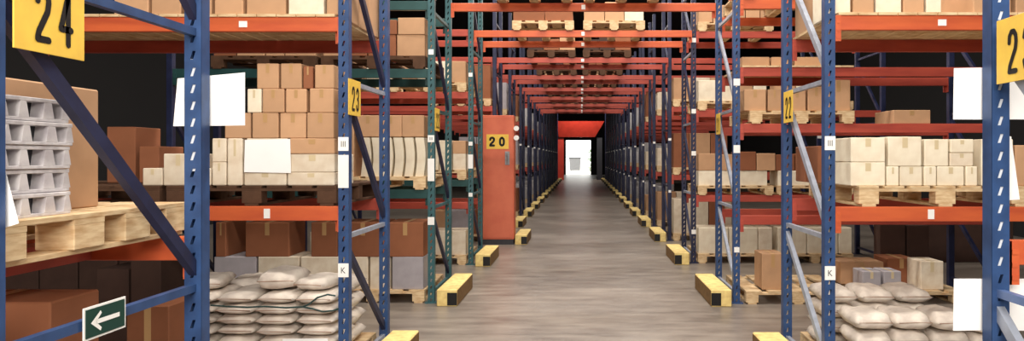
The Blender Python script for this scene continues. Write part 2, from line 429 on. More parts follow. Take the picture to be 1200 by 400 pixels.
# arrow sign on the strut
r=empty('arrow_sign',(XL+.028,2.457,1.105),math.pi/2)
MB().box(-.108,.108,-.001,.003,-.0575,.0575).build('sign_border','white',r)
MB().box(-.1,.1,-.003,-.001,-.0495,.0495).build('sign_panel','signgreen',r)
a=MB(); yy=-.0045
a.poly([(-.05,yy,-.008),(.07,yy,-.008),(.07,yy,.008),(-.05,yy,.008)],[(0,1,2,3)])
a.poly([(-.078,yy,0),(-.03,yy,-.036),(-.024,yy,-.026),(-.052,yy,0),(-.024,yy,.026),(-.03,yy,.036)],[(0,1,2,3),(0,3,4,5)])
a.build('arrow','white',r)
tag(r,'small green sign with a white arrow on the blue strut','sign')
def sheet(corners, label, name='hanging_sheet', n=6, bend=.006):
    """paper through 4 corners (TL,TR,BR,BL), gently bowed, with thickness"""
    tl,tr,br,bl=[Vector(c) for c in corners]
    nrm=(tr-tl).cross(bl-tl).normalized(); g=[]
    for lay in (0,1):
        for i in range(n+1):
            for j in range(n+1):
                u=j/n; v=i/n
                p=tl*(1-u)*(1-v)+tr*u*(1-v)+br*u*v+bl*(1-u)*v
                g.append(p+nrm*(bend*math.sin(math.pi*u)*(.3+v)+lay*.0012))
    N=(n+1)**2; fs=[]
    for i in range(n):
        for j in range(n):
            a_=i*(n+1)+j; q=(a_,a_+1,a_+n+2,a_+n+1); fs.append(q); fs.append(tuple(N+x for x in q[::-1]))
    edge=[j for j in range(n)]+[i*(n+1)+n for i in range(n)]+[n*(n+1)+n-j for j in range(n)]+[(n-i)*(n+1) for i in range(n)]
    for q in range(len(edge)):
        e0,e1=edge[q],edge[(q+1)%len(edge)]; fs.append((e0,e0+N,e1+N,e1))
    o=MB().poly(g,fs).build(name,'paper'); tag(o,label,'notice'); return o
YB=LY[0]+DEP+.112
sheet([P(208,92,YB),P(287,85,YB),P(287,147,YB),P(203,148,YB)],'blank white sheet hung behind the first blue upright, above the cartons')
sheet([P(4,203,2.03),P(7,204,2.03),P(22,262,2.03),P(-30,277,2.03)],'white sheet drooping over the pallet below sign 24')
Y2=RY[0]+DEP+.012
sheet([P(1118,80,Y2),P(1206,78,Y2),P(1207,140,Y2),P(1117,140,Y2)],'blank white sheet hung behind the frame that carries sign 23')
sheet([P(1118,327,Y2),P(1206,327,Y2),P(1207,388,Y2),P(1117,388,Y2)],'blank white sheet hung low, next to the piled sacks')
sheet([P(1172,160,Y2+.02),P(1185,160,Y2+.02),P(1195,234,Y2+.02),P(1172,236,Y2+.02)],'narrow white sheet hanging behind the upright below sign 23')

# ------------------------------------------------------------------ pallets
def pallet_parts(root, w_, d_, mt='wood', h=.15, rows=None, bl=.1):
    t=.02; nb=7; bw=w_/ (nb+ (nb-1)*.28)
    m=MB()
    for i in range(nb):
        x=-w_/2+i*bw*1.28; m.box(x,x+bw,0,d_,h-t,h,.002)
    rows=rows or (0,d_/2-.05,d_-.1)
    for y in rows: m.box(-w_/2,w_/2,y+.001,y+bl-.001,h-2*t,h-t)
    m.build('deck',mt,root)
    bm=MB().box(-.072,.072,0,bl,t,h-2*t,.003).mesh('block',mt)
    for x in (-w_/2+.072,0,w_/2-.072):
        for y in rows: obj('block',bm,root,(x,y,0))
    bb=MB().box(-.05,.05,0,d_,0,t,.002).mesh('bottom_board',mt)
    for x in (-w_/2+.072,0,w_/2-.072): obj('bottom_board',bb,root,(x,0,0))
def pallet_pr(w_,d_,mt='wood',**kw):
    def make():
        r=empty('pallet'); tag(r,'x','pallet'); pallet_parts(r,w_,d_,mt,**kw); return r
    return Proto(make)
def pallet_flat(w_,d_,mt):
    def make():
        m=MB()
        for i in range(5): x=-w_/2+i*w_*.212; m.box(x,x+w_*.152,0,d_,.128,.15)
        for y in (0,d_/2-.05,d_-.1): m.box(-w_/2,w_/2,y,y+.1,.108,.128)
        for x in (-w_/2,-.07,w_/2-.14):
            m.box(x,x+.14,0,.1,.02,.108); m.box(x,x+.14,d_-.1,d_,.02,.108); m.box(x+.02,x+.12,0,d_,0,.02)
        o=m.build('pallet',mt); tag(o,'x','pallet'); return o
    return Proto(make)
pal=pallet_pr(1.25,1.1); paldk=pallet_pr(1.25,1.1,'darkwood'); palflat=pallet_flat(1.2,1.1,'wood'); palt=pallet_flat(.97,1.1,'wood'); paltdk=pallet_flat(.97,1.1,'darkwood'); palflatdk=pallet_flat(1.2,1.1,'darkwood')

# ------------------------------------------------------------------ cartons
cart_cache={}
TONE={'tan':'tan','cream':'cream','pale':'off white','brown':'brown','greybox':'grey','darkbrown':'dark brown'}
def carton(x0,x1,y0,y1,z0,z1,mt,label,group,tape=True,jit=True,name='carton'):
    if x0>x1: x0,x1=x1,x0
    g=.004
    w_,d_,h_=x1-x0-g,y1-y0-g,z1-z0-.0015
    key=(round(w_,2),round(d_,2),round(h_,3),mt,tape)
    if key not in cart_cache:
        def make(w_=w_,d_=d_,h_=h_):
            e=.006; m=MB(); m.box(-w_/2,w_/2,0,d_,0,h_,e)
            if not tape:
                o=m.build(name,mt); tag(o,'x','carton'); return o
            r=empty(name); tag(r,'x','carton')
            m.build('carton_body',mt,r)
            t=MB(); tw=min(.05,w_*.16); t.box(-tw/2,tw/2,-.0012,0.0008,h_*.62,h_-e); t.box(-tw/2,tw/2,e,d_-e,h_-.0008,h_+.001)
            t.build('packing_tape','paletape' if mt in('cream','pale','greybox') else 'tape',r)
            return r
        cart_cache[key]=Proto(make)
    return cart_cache[key].put(((x0+x1)/2,y0+(R.uniform(0,.012) if jit else 0),z0),R.uniform(-.012,.012) if jit else 0,label,group)
def xy(px,Y): return (px-VX)*Y/F
def zz(py,Y): return CH-(py-VY)*Y/F

# ---- second row, red cabinet side, lower shelf
Yc=5.06; zt=L1+RH/2
grp='cartons on the lower shelf behind the white sheets'
paldk.put((-2.42,Yc-.02,zt),0,'dark stained pallet under the white and tan cartons','pallets')
paldk.put((-3.72,Yc-.02,zt),0,'dark stained pallet beside the first blue upright, behind the diagonal brace','pallets')
zb=zt+.15
zA=zz(202,Yc); zB=zz(182,Yc); zC=zz(164,Yc); zD=zz(157,Yc); zE=zz(132,Yc); zF=zz(104,Yc); zG=zz(74,Yc)
def c24(px0,px1,z0,z1,mt,lab,d_=.42,y=Yc): carton(xy(px0,Yc),xy(px1,Yc),y,y+d_,z0,z1,mt,lab,grp)
c24(285,335,zb,zA,'pale','low white carton under the sheet stuck on the pallet load')
c24(336,392,zb,zA,'pale','low white carton at the bottom corner by the labelled blue upright')
c24(339,392,zA,zB+.01,'pale','white carton on the low corner carton by the labelled blue upright')
c24(339,392,zB+.01,zC+.012,'tan','thin tan carton between white cartons and the tan stack, beside the upright')
c24(288,337,zA,zC+.012,'pale','white carton hidden behind the sheet stuck on the pallet load')
c24(266,284,zb,zC+.012,'pale','tall narrow white carton beside the sheet stuck on the load')
c24(248,265,zb,zz(190,Yc),'pale','small white carton at the bottom, just past the first blue upright')
c24(248,265,zz(190,Yc),zC+.012,'pale','small white carton on another one, just past the first blue upright')
c24(191,226,zb,zz(180,Yc),'pale','white carton framed between the diagonal brace and the first blue upright')
c24(166,190,zb,zz(197,Yc),'pale','lowest white carton beside the diagonal brace, end of the line')
c24(226,247,zb,zz(197,Yc),'pale','white carton directly behind the first blue upright')
zt2=zC+.012
for i,(p0,p1) in enumerate(((262,293),(295,326),(327,358),(359,391))):
    c24(p0,p1,zt2,zE,'tan',f'tan carton in the bottom tan tier above white cartons, {ORD[i]} from the sheet')
for i,(p0,p1,mt) in enumerate(((289,306,'cream'),(307,333,'tan'),(334,359,'tan'))):
    c24(p0,p1,zE,zF,mt,f'{TONE[mt]} carton in the middle tan tier, {ORD[i]} from the hung white sheet')
c24(362,391,zE,zF+.004,'tan','tan carton in the middle tan tier against the labelled upright')
for i,(p0,p1,mt) in enumerate(((300,326,'tan'),(328,353,'tan'))):
    c24(p0,p1,zF,zG,mt,f'tan carton in the top tier under the red rail, {ORD[i]} from the white sheet')
c24(368,391,zF+.004,zG-.01,'tan','tan carton at the top of the stack against the labelled upright')
c24(354,366,zF,zG-.02,'brown','narrow brown carton wedged in the top tier of tan cartons')
sheet([P(287,164,Yc-.012),P(340,163,Yc-.012),P(341,203,Yc-.012),P(286,202,Yc-.012)],'white sheet stuck on the front of the carton pallet',bend=.004)
# ---- upper shelf
grp2='cartons on the upper front shelf, red cabinet side'
zt=L2+RH/2
def shelf_boards(x0,x1,y0,y1,z,label,mt='wood'):
    r=MB(); n=max(3,int((x1-x0)/.14)); s_=(x1-x0)/n
    for i in range(n): r.box(x0+i*s_+.004,x0+(i+1)*s_-.004,y0,y1,z,z+.02)
    o=r.build('shelf_deck',mt); tag(o,label,'shelf deck'); return o
shelf_boards(XL-BAY+.1,XL-.06,5.0,6.08,zt,'boarded deck of the upper shelf, second row, red cabinet side')
xs=[130,174,212,248,285,335,380,398]; hs=[.4,.44,.42,.4,.42,.46,.4]
for i in range(7):
    carton(xy(xs[i]+1.5,5.02),xy(xs[i+1]-1.5,5.02) if i<6 else XL-.045,5.03,5.5,zt+.02,zt+.02+hs[i],'tan' if i!=5 else 'cream',f'tan carton on the upper orange shelf under the roof edge, {ORD[6-i]} from the labelled upright',grp2)
for i,(y0,y1) in enumerate(((5.52,5.76),(5.78,6.06))):
    carton(-2.4,XL-.05,y0,y1,zt+.02,zt+.42,'tan',f'tan carton seen through the blue frame on the upper shelf, {["front","rear"][i]} one',grp2)
# ---- sacks on floor pallets
def sack_mesh(w_,d_,h_,seed):
    rr=random.Random(seed); n=10; ph=[rr.uniform(0,6.28) for _ in range(8)]; v=[]; fs=[]
    for lay in (1,-1):
        for i in range(n+1):
            for j in range(n+1):
                u=-1+2*j/n; q=-1+2*i/n
                k=max(0,(1-abs(u)**4))**.42*max(0,(1-abs(q)**4))**.42
                wr=.16*math.sin(3.1*u+ph[0]+2*q)*math.cos(2.3*q+ph[1])+.09*math.sin(7*u+ph[2])*math.sin(6*q+ph[3])
                z=lay*h_/2*k*(1+wr*(1 if lay>0 else .5))
                e=1-.06*(1-k)
                v.append((u*w_/2*(1-.05*q*q+.02*math.sin(ph[4]+3*q)),q*d_/2*(1-.05*u*u+.02*math.sin(ph[5]+3*u)),z))
    N=(n+1)**2
    for i in range(n):
        for j in range(n):
            a_=i*(n+1)+j; q=(a_,a_+1,a_+n+2,a_+n+1); fs.append(q); fs.append(tuple(N+x for x in q[::-1]))
    z0=min(p[2] for p in v); z1=max(p[2] for p in v); v=[(x,y,((z-z0)/(z1-z0)-.5)*h_) for x,y,z in v]
    me=bpy.data.meshes.new('sack_body'); me.from_pydata(v,[],fs)
    import bmesh
    bm=bmesh.new(); bm.from_mesh(me); bmesh.ops.remove_doubles(bm,verts=bm.verts,dist=1e-5); bmesh.ops.recalc_face_normals(bm,faces=bm.faces)
    for f_ in bm.faces: f_.smooth=True
    bm.to_mesh(me); bm.free(); me.materials.append(MATS['sack']); return me
def sack_pr(w_,d_,h_,seed):
    def make():
        r=empty('sack'); tag(r,'x','sack')
        o=obj('sack_body',sack_mesh(w_,d_,h_,seed),r,(0,0,h_/2))
        m=MB(); m.tube([(-w_*.44,-d_/2*.955,h_/2),(0,-d_/2*.985,h_/2+.004),(w_*.44,-d_/2*.955,h_/2)],.004,6); m.build('stitched_seam','seam',r)
        return r
    return Proto(make)
def piled(x0,cols,w_,y0,d_,layers,h_,pitch,z0,fmt,group,pr,skip=()):
    for c in range(cols):
        for l in range(layers):
            if (c,l) in skip: continue
            p=pr[(c*3+l)%len(pr)]
            o=p.put((x0+(c+.5)*w_+R.uniform(-.004,.004),y0+d_/2+R.uniform(-.02,.02),z0+l*pitch),R.uniform(-.02,.02),fmt(c,l),group)
pal.put((-2.42,4.92,0),0,'floor pallet under the strapped sacks, second row on the red cabinet side','pallets')
sw=.292; s24=[sack_pr(sw*.955,.52,.077,i) for i in range(4)]
xs0=xy(205,4.98)
piled(xs0,4,sw,4.93,.54,7,.086,.078,.15,lambda c,l:f'whitish sack in the strapped pile below the orange rail, column {ORD[c]}, layer {ORD[6-l]} from top','sacks in the strapped pile',s24)
s24b=[sack_pr(.345,.48,.137,10+i) for i in range(3)]
piled(-2.95,3,.37,5.48,.5,4,.16,.138,.15,lambda c,l:f'whitish sack at the rear of the strapped pile, column {ORD[c]}, layer {ORD[3-l]} from top','sacks in the strapped pile',s24b)
s24t=sack_pr(.29,.44,.15,21)
s24t.put((xy(331,5.2),5.24,.697),.1,'plump grey sack lying on top of the strapped pile','sacks in the strapped pile')
s24u=sack_pr(.25,.42,.1,22)
s24u.put((xy(377,5.2),5.22,.697),-.2,'flatter sack on the strapped pile beside the plump grey sack','sacks in the strapped pile')
s24u.put((xy(250,5.25),5.24,.697),.2,'flat sack on the strapped pile behind the first blue upright','sacks in the strapped pile')
# strap with loop
pts=[P(px,py,4.905) for px,py in ((247,358),(265,359.5),(290,360.5),(310,359.5),(335,361),(355,360),(362,357),(372,349),(384,345.5),(393,347))]
m=MB(); m.tube(pts,.006,8); m.tube([P(px,py,4.905) for px,py in ((355,360),(366,362),(378,365.5),(390,364.5),(397,362))],.006,8)
tag(m.build('cord','strap'),'dark green cord with a loop around the whitish sack pile','strap')
sheet([P(331,397.5,4.88),P(384,397,4.88),P(385,412,4.88),P(330,412,4.88)],'white sheet low on the front of the strapped sack pile',bend=.004)

# ---- first row, red cabinet side: pallet with trays and carton
zt=L1+RH/2
palbig=pallet_pr(1.2,1.13,rows=(.05,.42,.70,.97),bl=.16)
o=palbig.put((-1.83-.6,2.06,zt),0,'worn wooden pallet carrying grey trays, beside the first blue frame','pallets')
# cross bars resting between the rails
for i,x in enumerate((-2.24,-2.85)):
    MBb=MB().box(x-.05,x+.05,2.009,3.071,zt-.10,zt-.002); q=MBb.build('support_rail','red'); tag(q,['red support bar under the near edge of the tray pallet','red support bar under the far half of the tray pallet'][i],'support bar')
rail('L',0,L1,False,'orange','lower')
zp=zt+.15
carton(-2.75,-2.02,2.2,2.885,zp,zp+.49,'tan','tall tan carton behind the stack of grey trays','first row goods',jit=False)
def mk_tray():
    r=empty('moulded_tray'); tag(r,'x','tray')
    Lt,W,H=.30,.085,.081   # along y, x, z
    b_=MB(); 
    b_.box(-W,0,0,Lt,0,.012,.002); b_.box(-W,0,0,Lt,H-.014,H,.002)
    b_.build('tray_body','greytray',r)
    MB().box(-W*.62,-W*.55,.01,Lt-.01,.012,H-.014).build('opening_shade','darkgrey',r)['label']='dark grey panel as shade inside the tray'  # dark sheet stands in for the shade inside the openings
    def pil(y0,y1):
        t=MB(); q=.006
        t.poly([(-W*.9,y0-q*.6,.012),(0,y0-q*.6,.012),(0,y1+q,.012),(-W*.9,y1+q,.012),(-W*.9,y0+q,H-.014),(0,y0+q,H-.014),(0,y1-q,H-.014),(-W*.9,y1-q,H-.014)],[(0,3,2,1),(4,5,6,7),(0,1,5,4),(1,2,6,5),(2,3,7,6),(3,0,4,7)])
        t.build('tray_post','greytray',r)
    for y0,y1 in ((.002,.022),(.072,.108),(.178,.222),(.268,.298)): pil(y0,y1)
    return r
tray=Proto(mk_tray)
for i in range(5):
    tray.put((-1.885+R.uniform(-.006,.006),2.235+.006*i%.012,zp+i*.083),R.uniform(-.02,.02),f'grey moulded tray on the tan carton pallet, {ORD[4-i]} from the top of the stack','grey moulded trays')
carton(-2.62,-2.0,2.59,2.86,0,1.135,'brown','tall brown carton on the floor behind the arrow sign','first row goods',jit=False)
carton(xy(165,4.6),xy(214,4.6),4.45,4.85,0,.72,'brown','dark brown carton standing beside the strapped sack pile','first row goods',jit=False)

for i,(p0,p1,z1) in enumerate(((112,150,.82),(152,188,.95))):  # outer carton added to darken the void over lit floor
    carton(xy(p0,5.3),xy(p1,5.3),5.3,5.8,0,z1,'darkbrown',f'dark brown carton in the shade beyond the arrow sign, {["taller one by the sacks","lower one added to darken"][1-i]}','first row goods',tape=False)

for i,(p0,p1,y0,z1) in enumerate(((124,158,5.62,.46),(162,186,5.62,.30))):
    carton(xy(p0,y0),xy(p1,y0),y0,y0+.35,L1+RH/2+.15,L1+RH/2+.15+z1,'brown',f'{["tall","short"][i]} brown carton at the dark back of the lower shelf, beyond the white cartons','first row goods',tape=False)
for i,(p0,p1,z1) in enumerate(((1032,1062,.86),(1064,1090,.82))):  # cartons added to turn the lit gap dark
    carton(xy(p0,8.72),xy(p1,8.72),8.73,8.93,.15,z1,'darkbrown',f'added dark carton deepening the shade behind the loose sacks, {ORD[i]} from the labelled upright','added dark cartons behind the sacks',tape=False)

# ---- second row, grey brace side
Yr=4.99; zt=L1+RH/2
pal.put((xy(1005,Yr)+.625,Yr-.03,zt),0,'pale wooden pallet under the cream cartons on the orange rail','pallets')
pal.put((xy(1005,Yr)+1.92,Yr-.03,zt),0,'pale wooden pallet partly behind the upright below sign 23','pallets')
zb=zt+.15; g3='cream cartons on the lower shelf, grey brace side'
def c23(px0,px1,z0,z1,mt,lab,d_=.45,y=Yr): carton(xy(px0,Yr),xy(px1,Yr),y,y+d_,z0,z1,mt,lab,g3)
zr1=zz(195,Yr); zr2=zz(163,Yr)
c23(997,1038,zb,zz(190,Yr),'cream','cream carton at the bottom corner of the load, by the labelled upright')
c23(997,1038,zz(190,Yr),zz(161,Yr),'cream','tall cream carton on top of the corner carton by the labelled upright')
c23(1039,1054,zb,zr1,'cream','narrow cream carton in the bottom tier beside the corner carton')
c23(1055,1082,zb,zr1,'cream','cream carton in the middle of the bottom tier of the load')
c23(1083,1098,zb,zr1,'cream','second narrow cream carton in the bottom tier of the load')
c23(1099,1131,zb,zr1,'cream','wide cream carton in the bottom tier near the white sheets')
c23(1132,1146,zb,zr1,'cream','last cream carton in the bottom tier, touching the big blue upright')
c23(1041,1081,zr1,zz(160,Yr),'cream','tall cream carton in the middle of the top tier')
c23(1084,1113,zr1,zr2,'cream','cream carton in the top tier, left of the lower white one' .replace('left of','before'))
c23(1114,1142,zr1,zz(179,Yr),'pale','small white carton in the top tier next to the big upright')
c23(1114,1142,zz(179,Yr),zr2,'cream','thin cream carton lying on the small white carton')
c23(1150,1188,zb,zr2,'cream','cream carton mostly hidden by the big blue upright')
c23(1190,1226,zb,zz(170,Yr),'tan','tan carton beyond the narrow hanging white sheet')
for i,(y0,y1) in enumerate(((5.46,5.74),(5.76,6.02))):
    carton(1.88,2.3,y0,y1,zb,zb+.3,'brown',f'brown carton behind the cream corner cartons, seen through the frame, {["front","rear"][i]} one',g3)
zt=L2+RH/2; g4='cartons on the upper front shelf, grey brace side'
shelf_boards(XR+.06,XR+BAY-.1,4.94,6.02,zt,'boarded deck of the upper shelf, second row, grey brace side')
xs=[982,998,1025,1058,1084,1104]; 
for i in range(5):
    carton(xy(xs[i]+1,5.0)if i else XR+.045,xy(xs[i+1]-1,5.0),4.99,5.45,zt+.02,zt+.42+.03*(i%2),'tan' if i%2 else 'cream',f'carton on the upper orange shelf, {ORD[i]} from the labelled upright, grey brace side',g4)
carton(xy(1140,5.0),xy(1185,5.0),4.99,5.45,zt+.02,zt+.45,'tan','tan carton on the upper orange shelf behind the big upright, grey brace side',g4)
carton(xy(1190,5.0),xy(1230,5.0),4.99,5.45,zt+.02,zt+.47,'tan','tan carton on the upper orange shelf above sign 23',g4)
# tan ends seen through the frame
carton(1.86,2.3,5.48,5.98,zt+.02,zt+.5,'tan','tan carton on the upper shelf seen through the grey braced frame',g4)
pal.put((2.55,4.94,0),0,'floor pallet under the loose sacks, second row on the grey brace side','pallets')
sw=.285; s23=[sack_pr(sw*.96,.44,.134,30+i) for i in range(4)]
x23=xy(1003,4.95)
piled(x23,3,sw,4.93,.46,3,.134,.135,.15,lambda c,l:f'cream sack at the front of the loose pile, column {ORD[c]}, layer {ORD[2-l]} from top','sacks in the loose pile',s23)
s23b=[sack_pr(sw*.96,.46,.121,40+i) for i in range(4)]
piled(x23-.07,3,sw+.01,5.42,.48,4,.15,.122,.15,lambda c,l:f'cream sack behind the front of the loose pile, column {ORD[c]}, layer {ORD[3-l]} from top','sacks in the loose pile',s23b)
s23c=[sack_pr(.28,.44,.119,50+i) for i in range(2)]
piled(x23+.865,1,.3,4.95,.46,3,.13,.12,.15,lambda c,l:f'cream sack at the loose pile end under the low sheet, layer {ORD[2-l]} from top','sacks in the loose pile',s23c)

# ---- third row, red cabinet side (teal)
Y=7.96; g5='boxes on the floor of the teal row'
for i in range(2): palflat.put((XL-.68-1.28*i,7.93,0),0,f'floor pallet under the grey boxes of the first teal row, {ORD[i]} from the aisle','pallets')
xs=[405,432,458,497]
for i,mt in ((0,'pale'),(1,'pale'),(2,'greybox')):
    carton(xy(xs[i]+1,Y),xy(xs[i+1]-1,Y),Y,Y+.5,.15,.53,mt,f'{TONE[mt]} box on the floor pallet behind the blue frame, {ORD[2-i]} from the teal upright',g5,tape=False)
for i,(p0,p1,mt) in enumerate(((252,264,'brown'),(287,338,'brown'),(364,395,'brown'),(400,450,'brown'),(453,496,'brown'))):
    carton(xy(p0,Y),xy(p1,Y),Y,Y+.5,.53,.93,mt,f'brown carton in the shade behind the strapped sacks, {ORD[i]} from the first blue upright',g5)
for i,(p0,p1,mt) in enumerate(((250,300,'greybox'),(302,350,'pale'),(352,403,'pale'))):
    carton(xy(p0,Y),xy(p1,Y),Y,Y+.5,.15,.53,mt,f'{TONE[mt]} box low in the shade behind the strapped sacks, {ORD[i]} from the blue upright',g5,tape=False)
zt=1.26+RH/2
palflat.put((XL-.66,7.9,zt),0,'pallet of curved bundles on the green lower rail','pallets')
palflat.put((XL-.66-1.27,7.9,zt),0,'second pallet on the green lower rail, behind the labelled blue upright','pallets')
def bundle_mesh():
    m=MB(); w_,d_,h_=.098,.4,.075; n=8
    vs=[]
    for i in range(n+1):
        q=i/n; off=.03*math.sin(math.pi*q)
        for (x,z) in ((-w_/2,0),(w_/2,0),(w_/2,1),(-w_/2,1)): vs.append((x+(off if True else 0),d_*q,z*h_))
    # bend in x over height instead: a bundle bowed like a bracket
    m=MB(); vs=[]; 
    for i in range(n+1):
        q=i/n; off=.022*math.sin(math.pi*q)
        for (x,y) in ((-w_/2,0),(w_/2,0),(w_/2,d_),(-w_/2,d_)): vs.append((x+off,y,q*h_*6))
    fs=[]
    for i in range(n):
        for k in range(4): fs.append((i*4+k,i*4+(k+1)%4,(i+1)*4+(k+1)%4,(i+1)*4+k))
    fs+=[(0,3,2,1),(n*4,n*4+1,n*4+2,n*4+3)]
    return m.poly(vs,fs)
def mk_bundle():
    o=bundle_mesh().build('curved_bundle','cream'); tag(o,'x','bundle'); return o
bun=Proto(mk_bundle)
for i in range(6):
    bun.put((XL-.14-.126*i,7.94,zt+.15),R.uniform(-.015,.015),f'cream curved bundle standing on the teal row pallet, {ORD[i]} from the teal upright','curved bundles')
for i in range(3):
    carton(XL-.09-.26*(i+1),XL-.09-.26*i,7.95,8.4,zt+.61,zt+.86,'tan',f'tan carton lying on the curved bundles, {ORD[i]} from the teal upright','goods of the teal row')
carton(XL-1.25,XL-.9,7.95,8.4,zt+.15,zt+.75,'tan','tall tan carton beside the curved bundles, behind the blue frame','goods of the teal row')
carton(XL-1.62,XL-1.27,7.95,8.4,zt+.15,zt+.7,'tan','second tall tan carton behind the blue frame of the second row','goods of the teal row')

# ---- generic loads
def loads(s,k,z,x0,x1,hmin,hmax,cw,mts,level,pmt='wood',tiers=1,dep=.5,flat=True,yoff=.03,gap=.0):
    """pallets of cartons from distance x0 to x1 off the frame, towards the outside"""
    Y=rowY(s,k)+yoff; n=max(1,round((x1-x0)/1.27)); d=sg(s)
    for p in range(n):
        xa=x0+p*1.27
        (palflat if pmt=='wood' else palflatdk).put((X0(s)+d*(xa+.62),Y-.03,z),0,f'{"wooden" if pmt=="wood" else "dark"} pallet {ORD[p]} from the aisle, {level} shelf, {ORD[k]} row, {SIDE[s]}','pallets')
        for t in range(tiers):
            x=xa+.03; i=0; hh=R.uniform(hmin,hmax)
            while x<xa+1.2-.12:
                w_=min(cw*R.uniform(.75,1.25),xa+1.22-x); mt=R.choice(mts)
                if R.random()>gap:
                    ht=hh if tiers==1 or t<tiers-1 else hh*R.uniform(.7,1)
                    carton(X0(s)+d*x,X0(s)+d*(x+w_-.01),Y,Y+dep,z+.15+t*hmax,z+.15+(t+1)*hmax if t<tiers-1 else z+.15+t*hmax+ht,mt,
                       f'{TONE[mt]} carton {ORD[p*6+i]} from aisle, {ORD[t]} tier, {level} shelf, {ORD[k]} row, {SIDE[s]}','cartons on the racks behind',tape=False)
                i+=1; x+=w_
T=RH/2
loads('L',2,2.655+T,.05,2.6,.2,.25,.3,['tan','brown','tan'],'middle',tiers=2,pmt='dark')
loads('L',3,1.28+T,.05,2.6,.2,.26,.26,['cream','tan','pale'],'lower',tiers=2)
loads('L',3,2.66+T,.05,2.6,.3,.4,.28,['cream','tan'],'middle')
loads('L',3,0,.05,2.6,.3,.4,.3,['brown','pale'],'floor')
# grey brace side, third row
Y=7.94; gg='goods of the third row, grey brace side'
palflat.put((xy(870,Y)+.68,Y-.04,2.02+T),0,'pallet of tan cartons on the red rail behind the grey braces','pallets')
zb=2.02+T+.15
for i,(p0,p1,h_) in enumerate(((872,899,.25),(900,917,.25),(924,946,.25),(947,968,.28),(969,998,.36))):
    carton(xy(p0,Y),xy(p1-1,Y),Y,Y+.45,zb,zb+h_,'tan',f'tan carton on the high red rail pallet behind the grey braces, {ORD[i]} from the aisle',gg)
carton(xy(1047,Y),xy(1091,Y),Y,Y+.5,2.02+T,2.02+T+.16,'tan','low tan carton alone on the red rail before the dark gap',gg)
shelf_boards(XR+.06,XR+1.35,7.9,8.98,2.67+T,'boarded deck under thin cartons, third row on the grey brace side')
for i,(p0,p1) in enumerate(((872,905),(907,930),(935,968))):
    carton(xy(p0,Y),xy(p1,Y),Y+.1,Y+.6,2.67+T+.02,2.67+T+.14,'tan',f'thin tan carton under the roof of the third row, {ORD[i]} from the aisle',gg,tape=False)
palflat.put((XR+.70,7.86,0),0,'empty looking floor pallet with one tan carton, behind the grey braces','pallets')
carton(xy(893,7.95),xy(919,7.95),7.95,8.3,.15,.57,'tan','upright tan carton alone on a floor pallet, behind the grey braces',gg)
palflat.put((XR+2.0,7.86,0),0,'floor pallet with grey boxes behind the loose sacks','pallets')
carton(xy(1011,7.9),xy(1033,7.9),7.9,8.2,.15,.37,'greybox','small pale grey box behind the loose sacks, beside the labelled upright',gg)
carton(xy(1036,7.9),xy(1057,7.9),7.9,8.2,.15,.37,'greybox','small pale grey box behind the loose sacks, in the middle',gg)
carton(xy(1040,8.3),xy(1074,8.3),8.3,8.7,.15,.46,'brown','brown box behind the two small pale grey boxes',gg)
carton(xy(985,8.3),xy(1036,8.3),8.3,8.7,.15,.42,'tan','wide tan box behind the small pale grey boxes',gg)
carton(xy(1079,7.95),xy(1106,7.95),7.95,8.3,.15,.48,'pale','off white carton in the dark bay near the low white sheet',gg)
loads('R',2,3.45+T,.05,1.3,.22,.3,.3,['tan'],'upper')
# fourth row, grey brace side
loads('R',3,0,.05,2.6,.38,.42,.42,['cream','pale'],'floor')
loads('R',3,1.03+T,.05,2.6,.236,.24,.6,['cream'],'lowest')
for i in range(8):
    x=XR+.08+.31*i; h_=R.uniform(.24,.31); mt=['tan','brown','brown'][i%3] if i>1 else 'tan'
    carton(x,x+.3,10.95,11.45,1.03+T+.15+.242,1.03+T+.15+.242+h_,mt,f'{TONE[mt]} carton upon cream cartons in fourth row, grey brace side, {ORD[i]} from aisle','cartons on the racks behind',tape=False)
loads('R',3,2.38+T,.05,2.6,.3,.42,.28,['tan','cream'],'middle')
loads('R',3,3.64+T,.05,1.3,.2,.3,.3,['tan'],'upper')
for k in (4,5,6):
    for s in 'LR':
        for z,lv in ((0,'floor'),(1.28+T,'lower'),(2.66+T,'middle')):
            loads(s,k,z,.05,1.3,.35,.75,.4,['tan','brown','cream','pale'] if s=='R' else ['brown','tan','greybox'],lv)
for i in range(4):  # dark cartons added to fill this bay with shade
    x=4.95+.5*i; carton(x,x+.48,11.0,11.5,0,.95+.05*(i%2),'darkbrown',f'added dark brown carton deepening the shade, {ORD[i]} along, fourth row, grey brace side','added dark cartons deep in the racks',tape=False)
for i in range(4):  # more dark cartons added to cover the lit floor
    x=-4.95-.46*i; carton(x,x-.44,8.0,8.5,0,1.0+.05*(i%2),'darkbrown',f'added dark brown carton deepening the shade, {ORD[i]} along, third row, red cabinet side','added dark cartons deep in the racks',tape=False)
